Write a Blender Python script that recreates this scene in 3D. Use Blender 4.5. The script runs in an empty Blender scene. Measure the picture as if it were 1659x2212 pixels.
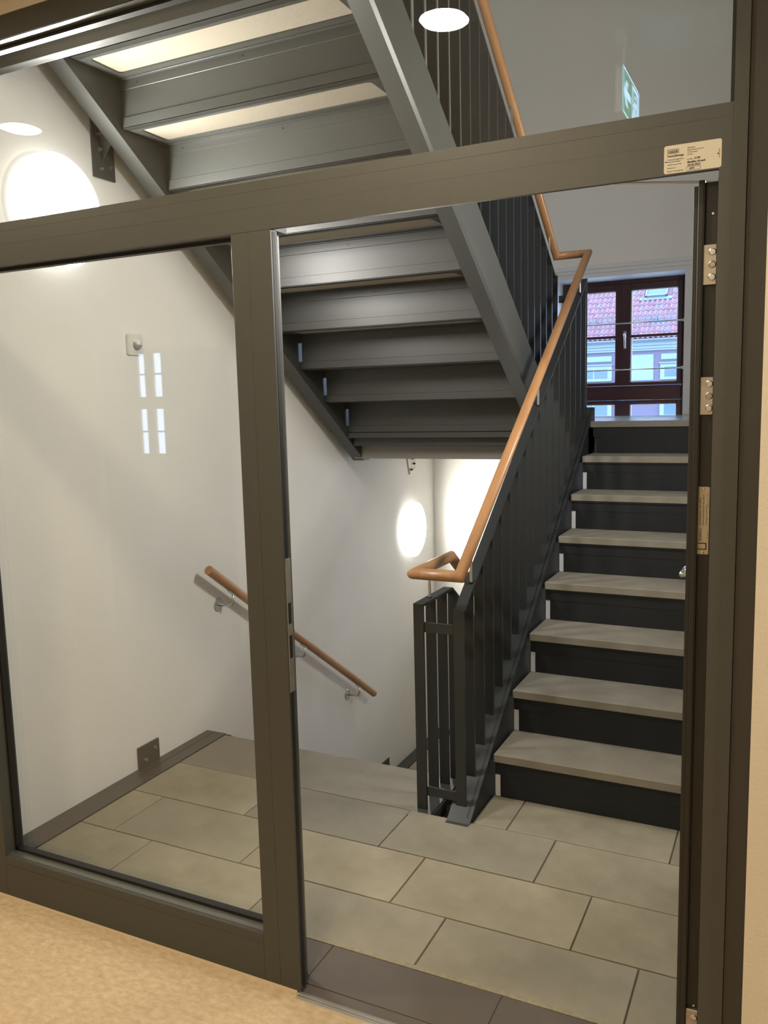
import bpy, bmesh, math, random
from mathutils import Vector, Matrix

random.seed(7)
SC = bpy.context.scene
COL = SC.collection

# ------------------------------------------------------------------ camera
cd = bpy.data.cameras.new('camera'); cam = bpy.data.objects.new('camera', cd); COL.objects.link(cam)
F = Vector((-0.43708609, 0.89006132, -0.12940863)); R = Vector((0.89876291, 0.43771986, -0.02503113)); U = Vector((-0.03436549, 0.12724844, 0.99127536))
cam.matrix_world = Matrix(((R.x, U.x, -F.x, 0.0), (R.y, U.y, -F.y, -1.7576), (R.z, U.z, -F.z, 1.5762), (0, 0, 0, 1)))
cd.sensor_fit = 'VERTICAL'; cd.sensor_height = 24.0; cd.lens = 1816.4 * 24.0 / 2212.0
cd.clip_start = 0.05; cd.clip_end = 300
SC.camera = cam

# ------------------------------------------------------------------ sky and exposure
w = bpy.data.worlds.new('sky'); SC.world = w; w.use_nodes = True
bg = w.node_tree.nodes['Background']
bg.inputs[0].default_value = (0.52, 0.69, 1.0, 1); bg.inputs[1].default_value = 9.5
SC.view_settings.view_transform = 'Standard'; SC.view_settings.look = 'None'
SC.view_settings.exposure = 0.0; SC.view_settings.gamma = 1.0
SC.view_settings.use_curve_mapping = False

L_WALL = 90.0      # round wall lamps
L_DOWN = 350.0     # corridor downlights

# ------------------------------------------------------------------ materials
def lin(c):
    return tuple(((v / 255) / 12.92 if v / 255 <= 0.04045 else ((v / 255 + 0.055) / 1.055) ** 2.4) for v in c)

def mat(name, col, rough=0.5, metal=0.0, var=0.0, scale=6.0, bump=0.0, bscale=80.0, spec=0.5, col2=None, coat=0.0, detail=6.0, stretch=None):
    m = bpy.data.materials.new(name); m.use_nodes = True
    nt = m.node_tree; b = nt.nodes['Principled BSDF']
    b.inputs['Roughness'].default_value = rough; b.inputs['Metallic'].default_value = metal
    b.inputs['Specular IOR Level'].default_value = spec; b.inputs['Coat Weight'].default_value = coat
    b.inputs['Coat Roughness'].default_value = 0.15
    tc = nt.nodes.new('ShaderNodeTexCoord'); mp = nt.nodes.new('ShaderNodeMapping')
    nt.links.new(tc.outputs['Object'], mp.inputs['Vector'])
    if stretch: mp.inputs['Scale'].default_value = stretch
    if var > 0 or col2:
        n = nt.nodes.new('ShaderNodeTexNoise'); n.inputs['Scale'].default_value = scale; n.inputs['Detail'].default_value = detail
        n.inputs['Roughness'].default_value = 0.6
        nt.links.new(mp.outputs[0], n.inputs['Vector'])
        r = nt.nodes.new('ShaderNodeValToRGB'); r.color_ramp.elements[0].position = 0.32; r.color_ramp.elements[1].position = 0.70
        c2 = col2 or tuple(v * (1 + var) for v in col)
        c1 = col if col2 else tuple(v * (1 - var) for v in col)
        r.color_ramp.elements[0].color = (*c1, 1); r.color_ramp.elements[1].color = (*c2, 1)
        nt.links.new(n.outputs['Fac'], r.inputs['Fac'])
        nt.links.new(r.outputs[0], b.inputs['Base Color'])
        m['ramp'] = 1
    else:
        b.inputs['Base Color'].default_value = (*col, 1)
    if bump > 0:
        n2 = nt.nodes.new('ShaderNodeTexNoise'); n2.inputs['Scale'].default_value = bscale; n2.inputs['Detail'].default_value = 4
        nt.links.new(mp.outputs[0], n2.inputs['Vector'])
        bp = nt.nodes.new('ShaderNodeBump'); bp.inputs['Strength'].default_value = bump; bp.inputs['Distance'].default_value = 0.01
        nt.links.new(n2.outputs['Fac'], bp.inputs['Height']); nt.links.new(bp.outputs[0], b.inputs['Normal'])
    return m

def emit(name, col, s):
    m = bpy.data.materials.new(name); m.use_nodes = True; nt = m.node_tree
    nt.nodes.clear(); e = nt.nodes.new('ShaderNodeEmission'); o = nt.nodes.new('ShaderNodeOutputMaterial')
    e.inputs[0].default_value = (*col, 1); e.inputs[1].default_value = s
    nt.links.new(e.outputs[0], o.inputs[0]); return m

def glass(name, tint=(0.97, 0.98, 0.97), base=0.045):
    m = bpy.data.materials.new(name); m.use_nodes = True; nt = m.node_tree; nt.nodes.clear()
    o = nt.nodes.new('ShaderNodeOutputMaterial'); mx = nt.nodes.new('ShaderNodeMixShader')
    t = nt.nodes.new('ShaderNodeBsdfTransparent'); g = nt.nodes.new('ShaderNodeBsdfGlossy')
    t.inputs[0].default_value = (*tint, 1); g.inputs['Roughness'].default_value = 0.0
    lw = nt.nodes.new('ShaderNodeLayerWeight'); lw.inputs[0].default_value = 0.5
    p = nt.nodes.new('ShaderNodeMath'); p.operation = 'POWER'; p.inputs[1].default_value = 5
    ma = nt.nodes.new('ShaderNodeMath'); ma.operation = 'MULTIPLY_ADD'; ma.inputs[1].default_value = 1 - base; ma.inputs[2].default_value = base
    nt.links.new(lw.outputs['Facing'], p.inputs[0]); nt.links.new(p.outputs[0], ma.inputs[0]); nt.links.new(ma.outputs[0], mx.inputs[0])
    nt.links.new(t.outputs[0], mx.inputs[1]); nt.links.new(g.outputs[0], mx.inputs[2]); nt.links.new(mx.outputs[0], o.inputs[0])
    return m

M = {}
M['plaster'] = mat('plaster', (0.83, 0.82, 0.785), 0.85, var=0.025, scale=2.0, bump=0.12, bscale=160)
M['plaster_far'] = M['plaster']
M['corr_wall'] = mat('corridor_plaster', (0.74, 0.69, 0.60), 0.85, var=0.02, scale=2, bump=0.1, bscale=140)
M['white'] = mat('white_paint', (0.75, 0.76, 0.78), 0.45)
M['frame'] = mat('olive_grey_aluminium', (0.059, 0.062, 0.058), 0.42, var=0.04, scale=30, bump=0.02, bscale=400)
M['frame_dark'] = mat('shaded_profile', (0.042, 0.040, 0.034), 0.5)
M['gasket'] = mat('black_rubber', (0.008, 0.008, 0.008), 0.5)
M['bead'] = mat('grey_bead', (0.20, 0.205, 0.19), 0.25, metal=0.6)
M['leaf'] = mat('shaded_door_profile', (0.016, 0.015, 0.013), 0.45)  # door profile darkened to stand in for its unlit hinge edge
M['gap'] = mat('white_gap_strip', (0.72, 0.75, 0.85), 0.5)
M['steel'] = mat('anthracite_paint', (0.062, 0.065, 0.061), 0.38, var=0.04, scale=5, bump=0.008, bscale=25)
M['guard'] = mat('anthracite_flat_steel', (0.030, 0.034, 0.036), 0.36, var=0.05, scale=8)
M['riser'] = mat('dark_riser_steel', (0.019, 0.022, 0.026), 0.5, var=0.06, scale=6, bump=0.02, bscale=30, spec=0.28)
M['stone'] = mat('grey_stone', (0.215, 0.200, 0.165), 0.74, spec=0.3, col2=(0.30, 0.28, 0.235), scale=3.2, bump=0.05, bscale=120)
M['stone_b'] = mat('warm_stone', (0.245, 0.222, 0.165), 0.74, spec=0.3, col2=(0.40, 0.37, 0.285), scale=2.6, bump=0.05, bscale=110)
M['stone_c'] = mat('grey_green_stone', (0.225, 0.21, 0.162), 0.74, spec=0.3, col2=(0.36, 0.335, 0.265), scale=2.2, bump=0.05, bscale=110)
M['stone_y'] = mat('yellowish_stone', (0.26, 0.235, 0.168), 0.74, spec=0.3, col2=(0.39, 0.355, 0.27), scale=2.8, bump=0.05, bscale=110)
M['stone_g'] = mat('pale_grey_stone', (0.215, 0.20, 0.165), 0.7, spec=0.3, col2=(0.30, 0.28, 0.235), scale=2.0, bump=0.05, bscale=110)
M['stone_l'] = mat('landing_stone', (0.20, 0.19, 0.17), 0.22, col2=(0.27, 0.26, 0.235), scale=2.0)
M['grout'] = mat('grout', (0.16, 0.145, 0.11), 0.9, var=0.1, scale=40)
M['sand_grout'] = mat('sand_mortar', (0.30, 0.27, 0.19), 0.95, var=0.15, scale=60, bump=0.3, bscale=90)
M['dark_tile'] = mat('dark_grey_tile', (0.115, 0.10, 0.085), 0.5, var=0.08, scale=6)
M['soffit'] = mat('cream_tread_soffit', (0.38, 0.335, 0.265), 0.85, var=0.03, scale=6, bump=0.1, bscale=60)
M['slab'] = mat('grey_render', (0.33, 0.32, 0.30), 0.85, var=0.03)
M['lino'] = mat('marbled_linoleum', (0.50, 0.375, 0.225), 0.5, col2=(0.70, 0.56, 0.375), scale=36, detail=12, bump=0.03, bscale=60, stretch=(1.0, 1.7, 1))
M['caulk'] = mat('beige_caulk', (0.52, 0.42, 0.28), 0.7)
M['alu'] = mat('ribbed_aluminium', (0.55, 0.54, 0.52), 0.35, metal=0.8)
M['steel_bright'] = mat('brushed_stainless', (0.62, 0.62, 0.62), 0.28, metal=1.0, var=0.1, scale=30)
M['zinc'] = mat('galvanised_steel', (0.36, 0.33, 0.29), 0.38, metal=0.85, col2=(0.52, 0.49, 0.44), scale=22)
M['wood'] = mat('beech_handrail', (0.38, 0.185, 0.075), 0.4, col2=(0.50, 0.27, 0.125), scale=9, detail=10, coat=0.1, stretch=(3, 0.35, 0.35))
M['brown'] = mat('red_brown_window_wood', (0.060, 0.022, 0.024), 0.35, var=0.1, scale=10)
M['lamp'] = emit('lamp_diffuser', (1.0, 0.965, 0.90), L_WALL)
M['lamp_low'] = emit('lower_lamp_diffuser', (1.0, 0.965, 0.88), L_WALL * 0.62)
M['lamp_side'] = emit('opal_lamp_side', (1.0, 0.965, 0.90), 2.2)
M['lamp_rim'] = mat('white_lamp_rim', (0.8, 0.8, 0.8), 0.4)
M['down'] = emit('downlight_diffuser', (1.0, 0.82, 0.58), L_DOWN)
M['paper'] = mat('cream_label', (0.60, 0.57, 0.48), 0.6, var=0.02)
M['ink'] = mat('black_ink', (0.02, 0.02, 0.02), 0.6)
M['ink_grey'] = mat('grey_ink', (0.12, 0.11, 0.09), 0.6)
M['plaque'] = mat('brushed_plaque', (0.50, 0.42, 0.31), 0.45, metal=0.5)
M['glass'] = glass('partition_glass')
M['wglass'] = glass('window_glass', (0.96, 0.98, 1.0))
M['sign_green'] = emit('sign_green', (0.05, 0.60, 0.30), 3.2)
M['sign_white'] = emit('sign_white', (0.42, 0.72, 1.0), 14.0)
M['plastic'] = mat('white_plastic', (0.72, 0.72, 0.69), 0.35)
M['lens'] = mat('grey_sensor_lens', (0.30, 0.31, 0.33), 0.3)
M['tile_a'] = mat('terracotta_a', (0.150, 0.070, 0.082), 0.75, col2=(0.22, 0.125, 0.14), scale=3.5)
M['tile_b'] = mat('terracotta_b', (0.125, 0.060, 0.072), 0.75, col2=(0.20, 0.115, 0.135), scale=5)
M['tile_c'] = mat('weathered_terracotta', (0.115, 0.085, 0.10), 0.8, col2=(0.19, 0.145, 0.17), scale=6)
M['roof_felt'] = mat('roof_battens', (0.08, 0.05, 0.05), 0.9)
M['gutter'] = mat('pale_gutter', (0.11, 0.15, 0.18), 0.5)
M['cornice'] = mat('cornice_paint', (0.175, 0.225, 0.25), 0.7)
M['facade'] = mat('mauve_render', (0.105, 0.09, 0.13), 0.8, var=0.03, scale=1)
M['panel'] = mat('cream_panel', (0.17, 0.27, 0.29), 0.7)
M['dark_glass'] = mat('far_window_pane', (0.055, 0.10, 0.125), 0.15)
M['snow'] = mat('snow_guard_zinc', (0.13, 0.16, 0.18), 0.5, metal=0.3)

# ------------------------------------------------------------------ helpers
BASE = {}
def tagit(o, label=None, cat=None, group=None, kind=None):
    if label: o['label'] = label
    if cat: o['category'] = cat
    if group: o['group'] = group
    if kind: o['kind'] = kind
    return o

def thing(name, loc, label, cat, group=None, kind=None):
    o = bpy.data.objects.new(name, None); o.empty_display_size = 0.1
    COL.objects.link(o); o.location = loc; BASE[o] = Vector(loc)
    return tagit(o, label, cat, group, kind)

def link(name, me, material, parent=None, label=None):
    o = bpy.data.objects.new(name, me); COL.objects.link(o)
    if material and not me.materials: me.materials.append(material)
    if parent: o.parent = parent; BASE[o] = BASE[parent]
    else: BASE[o] = Vector((0, 0, 0))
    if label: o['label'] = label
    return o

def put(name, bm, material, parent=None, label=None, smooth=False, origin=None):
    """origin: where the object's own origin goes (world). verts come in world coordinates."""
    base = BASE[parent] if parent else Vector((0, 0, 0))
    org = Vector(origin) if origin is not None else base
    bmesh.ops.translate(bm, verts=bm.verts, vec=-org)
    bmesh.ops.recalc_face_normals(bm, faces=bm.faces)
    me = bpy.data.meshes.new(name); bm.to_mesh(me); bm.free()
    if smooth:
        for p in me.polygons: p.use_smooth = True
    o = link(name, me, material, parent, label)
    o.location = org - base
    BASE[o] = org
    return o

def bx(bm, x0, x1, y0, y1, z0, z1, bev=0.0):
    ret = bmesh.ops.create_cube(bm, size=1.0)
    vs = ret['verts']
    for v in vs:
        v.co = Vector(((x0 + x1) / 2 + v.co.x * (x1 - x0), (y0 + y1) / 2 + v.co.y * (y1 - y0), (z0 + z1) / 2 + v.co.z * (z1 - z0)))
    if bev > 0:
        es = list({e for v in vs for e in v.link_edges})
        bmesh.ops.bevel(bm, geom=es, offset=bev, segments=1, affect='EDGES')
    return bm

def box(name, x0, x1, y0, y1, z0, z1, material, parent=None, bev=0.0, label=None, origin=None):
    return put(name, bx(bmesh.new(), x0, x1, y0, y1, z0, z1, bev), material, parent, label, origin=origin)

def structure(name, x0, x1, y0, y1, z0, z1, material, label=None):
    o = box(name, x0, x1, y0, y1, z0, z1, material); o['kind'] = 'structure'
    if label: o['label'] = label
    return o

def prism(bm, pts, axis, a0, a1):
    """pts: 2D polygon; axis 'X': pts are (y,z) extruded along x; 'Y': (x,z); 'Z': (x,y)"""
    def P(p, a):
        return {'X': (a, p[0], p[1]), 'Y': (p[0], a, p[1]), 'Z': (p[0], p[1], a)}[axis]
    A = [bm.verts.new(P(p, a0)) for p in pts]; B = [bm.verts.new(P(p, a1)) for p in pts]
    bm.faces.new(A); bm.faces.new(B[::-1])
    n = len(pts)
    for i in range(n): bm.faces.new((A[i], A[(i + 1) % n], B[(i + 1) % n], B[i]))
    return bm

def loft(bm, ringA, ringB):
    A = [bm.verts.new(p) for p in ringA]; B = [bm.verts.new(p) for p in ringB]
    n = len(A)
    bm.faces.new(A); bm.faces.new(B[::-1])
    for i in range(n): bm.faces.new((A[i], A[(i + 1) % n], B[(i + 1) % n], B[i]))
    return bm

def tube(bm, pts, r, seg=16, cap=True, roundcap=0.0):
    pts = [Vector(p) for p in pts]; rings = []
    up = Vector((0, 0, 1))
    for i, p in enumerate(pts):
        if i == 0: d = (pts[1] - p).normalized(); pl = d
        elif i == len(pts) - 1: d = (p - pts[i - 1]).normalized(); pl = d
        else:
            d0 = (p - pts[i - 1]).normalized(); d1 = (pts[i + 1] - p).normalized(); pl = (d0 + d1).normalized(); d = d0
        if i == 0:
            u = d.cross(up);
            if u.length < 1e-3: u = d.cross(Vector((1, 0, 0)))
            u.normalize(); v = u.cross(d).normalized()
            ring = [p + (u * math.cos(2 * math.pi * k / seg) + v * math.sin(2 * math.pi * k / seg)) * r for k in range(seg)]
        else:
            prev = rings[-1]; dd = (p - pts[i - 1]).normalized(); ring = []
            for q in prev:
                t = (p - q).dot(pl) / dd.dot(pl); ring.append(q + dd * t)
        rings.append(ring)
    V = []
    for rg in rings: V.append([bm.verts.new(q) for q in rg])
    for i in range(len(V) - 1):
        for k in range(seg): bm.faces.new((V[i][k], V[i][(k + 1) % seg], V[i + 1][(k + 1) % seg], V[i + 1][k]))
    if cap:
        bm.faces.new(V[0][::-1]); bm.faces.new(V[-1])
    return bm

def bend(a, b, c, rad, n=6):
    """rounded corner at b"""
    a, b, c = Vector(a), Vector(b), Vector(c)
    d0 = (a - b).normalized(); d1 = (c - b).normalized()
    p0 = b + d0 * rad; p1 = b + d1 * rad
    return [((1 - t) ** 2) * p0 + 2 * t * (1 - t) * b + t * t * p1 for t in [i / n for i in range(n + 1)]]

def disc(bm, c, axis, r, depth, seg=32, taper=1.0):
    """a cylinder from c going 'depth' along axis"""
    c = Vector(c); a = Vector(axis).normalized()
    u = a.orthogonal().normalized(); v = a.cross(u)
    A = [c + (u * math.cos(2 * math.pi * k / seg) + v * math.sin(2 * math.pi * k / seg)) * r for k in range(seg)]
    B = [c + a * depth + (q - c) * taper for q in A]
    return loft(bm, A, B)

def dome(bm, c, axis, prof, seg=48):
    """prof: list of (radius, height)"""
    c = Vector(c); a = Vector(axis).normalized(); u = a.orthogonal().normalized(); v = a.cross(u)
    rings = []
    for r, h in prof:
        if r < 1e-6: rings.append([bm.verts.new(c + a * h)])
        else: rings.append([bm.verts.new(c + a * h + (u * math.cos(2 * math.pi * k / seg) + v * math.sin(2 * math.pi * k / seg)) * r) for k in range(seg)])
    for i in range(len(rings) - 1):
        A, B = rings[i], rings[i + 1]
        for k in range(seg):
            k2 = (k + 1) % seg
            if len(B) == 1: bm.faces.new((A[k], A[k2], B[0]))
            elif len(A) == 1: bm.faces.new((A[0], B[k2], B[k]))
            else: bm.faces.new((A[k], A[k2], B[k2], B[k]))
    return bm

def rounded_rect(x0, x1, z0, z1, r, n=5):
    pts = []
    for cx, cz, a0 in ((x1 - r, z1 - r, 0), (x0 + r, z1 - r, 90), (x0 + r, z0 + r, 180), (x1 - r, z0 + r, 270)):
        for i in range(n + 1):
            a = math.radians(a0 + 90 * i / n); pts.append((cx + r * math.cos(a), cz + r * math.sin(a)))
    return pts

def text(s, size, loc, ex, ez, material, parent, name='lettering', bold=0.0, shear=0.0, width=None, label=None):
    """flat lettering: ex = writing direction, ez = up direction (world vectors)"""
    c = bpy.data.curves.new('t', 'FONT'); c.body = s; c.size = size; c.offset = bold; c.shear = shear; c.extrude = 0.0001; c.resolution_u = 2
    t = bpy.data.objects.new('t', c); COL.objects.link(t)
    dg = bpy.context.evaluated_depsgraph_get()
    me = bpy.data.meshes.new_from_object(t.evaluated_get(dg)); bpy.data.objects.remove(t); bpy.data.curves.remove(c)
    ex = Vector(ex).normalized(); ez = Vector(ez).normalized(); n = ex.cross(ez)
    sx = 1.0
    if width and len(me.vertices):
        w0 = max(v.co.x for v in me.vertices); sx = width / max(w0, 1e-6)
    base = BASE[parent]
    for v in me.vertices:
        p = Vector(loc) + ex * v.co.x * sx + ez * v.co.y + n * v.co.z
        v.co = p - base
    me.materials.clear(); me.name = name
    return link(name, me, material, parent, label)

r_, g_ = 0.18, 0.2527
S = r_ / g_                      # 0.7123 slope of every flight

# ================================================================== SETTING
# landing floor with stone slabs
XW = -2.548; XR = 0.19; YF = 4.33
fl = thing('floor', (0, 0, 0), 'landing floor of large beige stone slabs behind the glass partition', None, kind='structure')
box('screed', XW, -1.30, 0.20, 1.385, -0.12, -0.006, M['grout'], fl)
box('screed', -1.30, -1.045, 0.20, 1.012, -0.12, -0.006, M['grout'], fl)
box('screed', -1.045, XR, 0.20, 1.31, -0.12, -0.006, M['grout'], fl)
gj = 0.0023
rows = [(0.7635, 1.0525, [-2.433, -1.879, -1.2948, -0.725, -0.155, XR]),
        (0.4720, 0.7605, [-2.433, -2.271, -1.690, -1.110, -0.533, 0.04, XR]),
        (0.2230, 0.4690, [-2.433, -2.077, -1.498, -0.916, -0.340, XR])]
mats_rows = [['stone_b', 'stone_g', 'stone_c', 'stone_b', 'stone_b'],
             ['stone_b', 'stone_c', 'stone_y', 'stone_y', 'stone_b', 'stone_b'],
             ['stone_b', 'stone_b', 'stone_c', 'stone_c', 'stone_c']]
def slab_tile(x0, x1, y0, y1, m, dz=0.0, par=fl):
    bm = bx(bmesh.new(), x0 + gj, x1 - gj, y0 + gj, y1 - gj, -0.03, dz, 0.0015)
    put('tile', bm, M[m], par, origin=(x0, y0, 0))
for (y0, y1, js), ms in zip(rows, mats_rows):
    for i in range(len(js) - 1):
        slab_tile(js[i], js[i + 1], y0 - 0.001, y1 + 0.001, ms[i % len(ms)], random.uniform(-0.0006, 0.0006))
slab_tile(-2.433, -1.293, 1.0525, 1.392, 'stone_g', 0.0)
slab_tile(-1.040, -0.911, 1.0525, 1.300, 'stone_b')
slab_tile(-0.911, -0.336, 1.0525, 1.300, 'stone_b')
slab_tile(-0.336, XR, 1.0525, 1.300, 'stone_c')
# sandy mortar strip and dark threshold tiles
bm = bmesh.new(); prism(bm, [(XW, 0.212), (XR, 0.212), (XR, 0.229), (-0.3, 0.2275), (-0.9, 0.2285), (-1.5, 0.2265), (XW, 0.2285)], 'Z', -0.02, 0.0012)
put('mortar_strip', bm, M['sand_grout'], fl)
for x0, x1 in ((-2.30, -1.77), (-1.77, -1.167), (-1.167, -0.652), (-0.652, -0.06)):
    bm = bx(bmesh.new(), x0 + 0.001, x1 - 0.001, 0.042 if x0 < -1.1 or x0 > -0.7 else 0.042, 0.211, -0.03, 0.0, 0.001)
    put('threshold_tile', bm, M['dark_tile'], fl, origin=(x0, 0.04, 0))
box('threshold_bed', XW, XR, 0.0, 0.2115, -0.12, -0.004, M['alu'], fl)
box('threshold_strip', -1.15, -0.06, 0.002, 0.0395, -0.01, -0.001, M['dark_tile'], fl, label='dark scuffed strip')

structure('floor_corridor', -12.0, 4.0, -9.0, 0.0, -0.12, 0.0, M['lino'], 'marbled tan linoleum floor of the corridor')
cz = thing('trim_1', (-1.15, -0.01, 0), 'ribbed aluminium threshold strip in the doorway', None, kind='structure')
bm = bmesh.new()
prism(bm, [(-0.026, 0.0), (-0.023, 0.003), (-0.019, 0.0025), (-0.018, 0.004), (-0.012, 0.004), (-0.011, 0.003), (-0.009, 0.003), (-0.008, 0.004), (0.0, 0.004), (0.003, 0.0), (0.003, -0.003), (-0.026, -0.003)], 'X', -1.152, -0.055)
put('strip', bm, M['alu'], cz)
bm = bmesh.new(); prism(bm, [(-0.006, 0.0002), (0.001, 0.005), (0.001, 0.0002)], 'X', -2.60, -1.16)
o = put('trim_2', bm, M['caulk']); tagit(o, 'beige sealant bead along the foot of the partition', None, kind='structure')
# steel edge strip by the left wall
st = thing('trim_3', (XW, 0.05, 0), 'dark steel floor strip along the white wall', None, kind='structure')
box('strip', XW + 0.001, -2.4345, 0.05, 1.40, -0.05, 0.004, M['steel'], st, 0.001)
box('strip', -2.50, -2.498, 0.9, 1.398, 0.004, 0.0046, M['gasket'], st)

# walls
structure('wall_left', XW - 0.25, XW, 0.0, YF + 0.4, -1.4, 5.6, M['plaster'], 'white plaster wall of the stairwell with two round lamps')
structure('wall_right', XR, XR + 0.25, 0.0, YF + 0.4, -1.4, 5.6, M['plaster'], 'white plaster wall beside the upward flight')
# far wall around the window opening
WX0, WX1, WZ0, WZ1 = -1.59, -0.70, 0.72, 2.404
fw = thing('wall_back', (0, YF, 0), 'pale grey end wall with the window', None, kind='structure')
box('wall_panel', XW, WX0, YF, YF + 0.4, -1.4, 5.6, M['plaster'], fw)
box('wall_panel', WX1, XR, YF, YF + 0.4, -1.4, 5.6, M['plaster'], fw)
box('wall_panel', WX0, WX1, YF, YF + 0.4, WZ1, 5.6, M['plaster'], fw)
box('wall_panel', WX0, WX1, YF, YF + 0.4, -1.4, WZ0, M['plaster'], fw)
cl = thing('ceiling', (0, 0, 5.6), 'white ceiling high above the stairwell with an opening for the added skylight', None, kind='structure')
KX0, KX1, KY0, KY1 = -1.60, -1.10, 1.6, 2.1
for a in ((XW - .25, KX0, 0, YF + .4), (KX1, XR + .25, 0, YF + .4), (KX0, KX1, 0, KY0), (KX0, KX1, KY1, YF + .4)):
    box('ceiling_panel', a[0], a[1], a[2], a[3], 5.6, 5.8, M['plaster'], cl)
w3 = thing('window_added', (-1.25, 2.0, 5.8), 'unseen skylight added to light the stairwell', None, kind='structure')  # unseen skylight put in to brighten the upper far wall
bm = bmesh.new()
for a in ((KX0, KX0 + .06, KY0, KY1), (KX1 - .06, KX1, KY0, KY1), (KX0, KX1, KY0, KY0 + .06), (KX0, KX1, KY1 - .06, KY1)): bx(bm, a[0], a[1], a[2], a[3], 5.78, 5.86)
put('window_frame', bm, M['white'], w3)
box('pane', KX0 + .06, KX1 - .06, KY0 + .06, KY1 - .06, 5.81, 5.82, M['wglass'], w3)
structure('floor_lower', XW, XR, 1.0, YF + 0.1, -1.4, -1.085, M['soffit'], 'lower half landing floor')
ll = thing('trim_4', (XW, 2.7, -1.08), 'dark steel edge strip around the lower landing', None, kind='structure')
box('strip', XW, -2.465, 2.7, YF, -1.09, -1.073, M['steel'], ll)
box('strip', -2.465, XR, YF - 0.07, YF, -1.09, -1.073, M['steel'], ll)
for x0 in (-2.46, -1.885, -1.31, -0.735):
    for y0 in (2.95, 3.245, 3.54, 3.835):
        box('lower_tile', x0 + 0.003, x0 + 0.572, y0 + 0.003, y0 + 0.292, -1.085, -1.076, M['soffit'], ll, origin=(x0, y0, -1.08))
# under-floor wall of the landing (face below the slab edge)
structure('wall_front', XW, XR, 0.0, 1.0, -1.4, -0.12, M['plaster'], 'wall below the landing')

# half landing
hl = thing('floor_upper', (0, 3.05, 1.44), 'half landing with grey stone edge below the window', None, kind='structure')
box('slab', -2.462, -1.30, 2.86, YF, 1.235, 1.40, M['slab'], hl)
box('slab', -1.30, XR, 3.16, YF, 1.235, 1.40, M['slab'], hl)
box('edge_beam', -2.41, -1.30, 2.75, 2.79, 1.319, 1.366, M['steel'], hl, 0.003)
box('edge_beam', -2.462, -1.30, 2.795, 2.858, 1.318, 1.40, M['steel'], hl)
for i, (x0, x1) in enumerate(((-1.283, -1.083), (-1.078, -0.50), (-0.495, XR))):
    bm = bx(bmesh.new(), x0, x1, 3.0526, 3.36, 1.4055, 1.44, 0.002)
    put('tile', bm, M['stone_l'], hl, origin=(x0, 3.05, 1.44))
for x0, x1 in ((XW, -1.97), (-1.965, -1.31)):
    bm = bx(bmesh.new(), x0, x1, 2.71, 3.36, 1.4055, 1.44, 0.002); put('tile', bm, M['stone_l'], hl, origin=(x0, 2.8, 1.44))
for j, y0 in enumerate((3.365, 3.69, 4.015)):
    off = (0.0, -0.29, 0.0)[j]
    xs = [XW] + [x for x in (-1.97 + off, -1.39 + off, -0.81 + off, -0.23 + off) if x > XW + 0.05] + [XR]
    for a, b in zip(xs[:-1], xs[1:]):
        bm = bx(bmesh.new(), a + 0.002, b - 0.002, y0, min(y0 + 0.32, YF), 1.4055, 1.44, 0.002)
        put('tile', bm, M['stone_l'], hl, origin=(a, y0, 1.44))

# upper floor slab near the partition
us = thing('floor_top', (0, 0, 2.79), 'underside of the landing above with its steel edge beam', None, kind='structure')
box('slab', XW, XR, 0.075, 0.408, 2.788, 3.06, M['soffit'], us)
box('edge_beam', XW, XR, 0.410, 0.430, 2.735, 3.06, M['steel'], us, .001)
box('beam_flange', XW, XR, 0.430, 0.470, 2.745, 2.752, M['steel'], us)
box('tread_plate', -2.41, -1.288, 0.431, 0.655, 3.02, 3.03, M['steel'], us)

# corridor side
structure('wall_front_top', XW - 0.25, XR + 0.25, -0.25, 0.0, 2.80, 5.6, M['plaster'], 'stairwell wall above the partition')
def wallc(name, *a, label=None): return structure(name, *a, M['corr_wall'], label)
wallc('wall_lintel', -2.62, XR, -0.002, 0.075, 2.650, 2.80, label='narrow strip of wall above the partition')
wallc('wall_corridor_right', -0.0590, 4.0, -0.04, 0.0, 0.0, 2.68, label='cream plaster wall beside the partition')
wallc('wall_corridor_left', -12.0, -2.55, -0.02, 0.0, 0.0, 2.68, label='corridor wall beyond the partition')
structure('ceiling_corridor', -12.0, 4.0, -9.0, 0.0, 2.676, 2.80, M['corr_wall'], 'corridor ceiling')
# opposite corridor wall with a doorway, window room behind (seen only as a reflection)
ow = thing('wall_opposite', (0, -2.6, 0), 'wall behind the viewer with an open doorway', None, kind='structure')
box('wall_panel', -12.0, -4.30, -2.75, -2.55, 0, 2.676, M['corr_wall'], ow)
box('wall_panel', -3.22, 4.0, -2.75, -2.55, 0, 2.676, M['corr_wall'], ow)
box('wall_panel', -4.30, -3.22, -2.75, -2.55, 1.96, 2.676, M['corr_wall'], ow)
for x0, x1, z0, z1 in ((-4.38, -4.30, 0, 2.04), (-3.22, -3.14, 0, 2.04), (-4.38, -3.14, 1.96, 2.04)):
    box('door_casing', x0, x1, -2.56, -2.53, z0, z1, M['white'], ow)
bw = thing('wall_room_end', (0, -8.0, 0), 'end wall of the room across the corridor', None, kind='structure')
WL, WR_, WB, WT = -8.88, -8.34, 0.80, 2.42
box('wall_panel', -12.0, WL, -8.01, -7.95, 0, 2.676, M['corr_wall'], bw)
box('wall_panel', WR_, 4.0, -8.01, -7.95, 0, 2.676, M['corr_wall'], bw)
box('wall_panel', WL, WR_, -8.01, -7.95, 0, WB, M['corr_wall'], bw)
box('wall_panel', WL, WR_, -8.01, -7.95, WT, 2.676, M['corr_wall'], bw)
w2 = thing('window_2', (-8.6, -8.0, 0.8), 'narrow eight paned window mirrored in the left glass pane', None, kind='structure')
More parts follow.
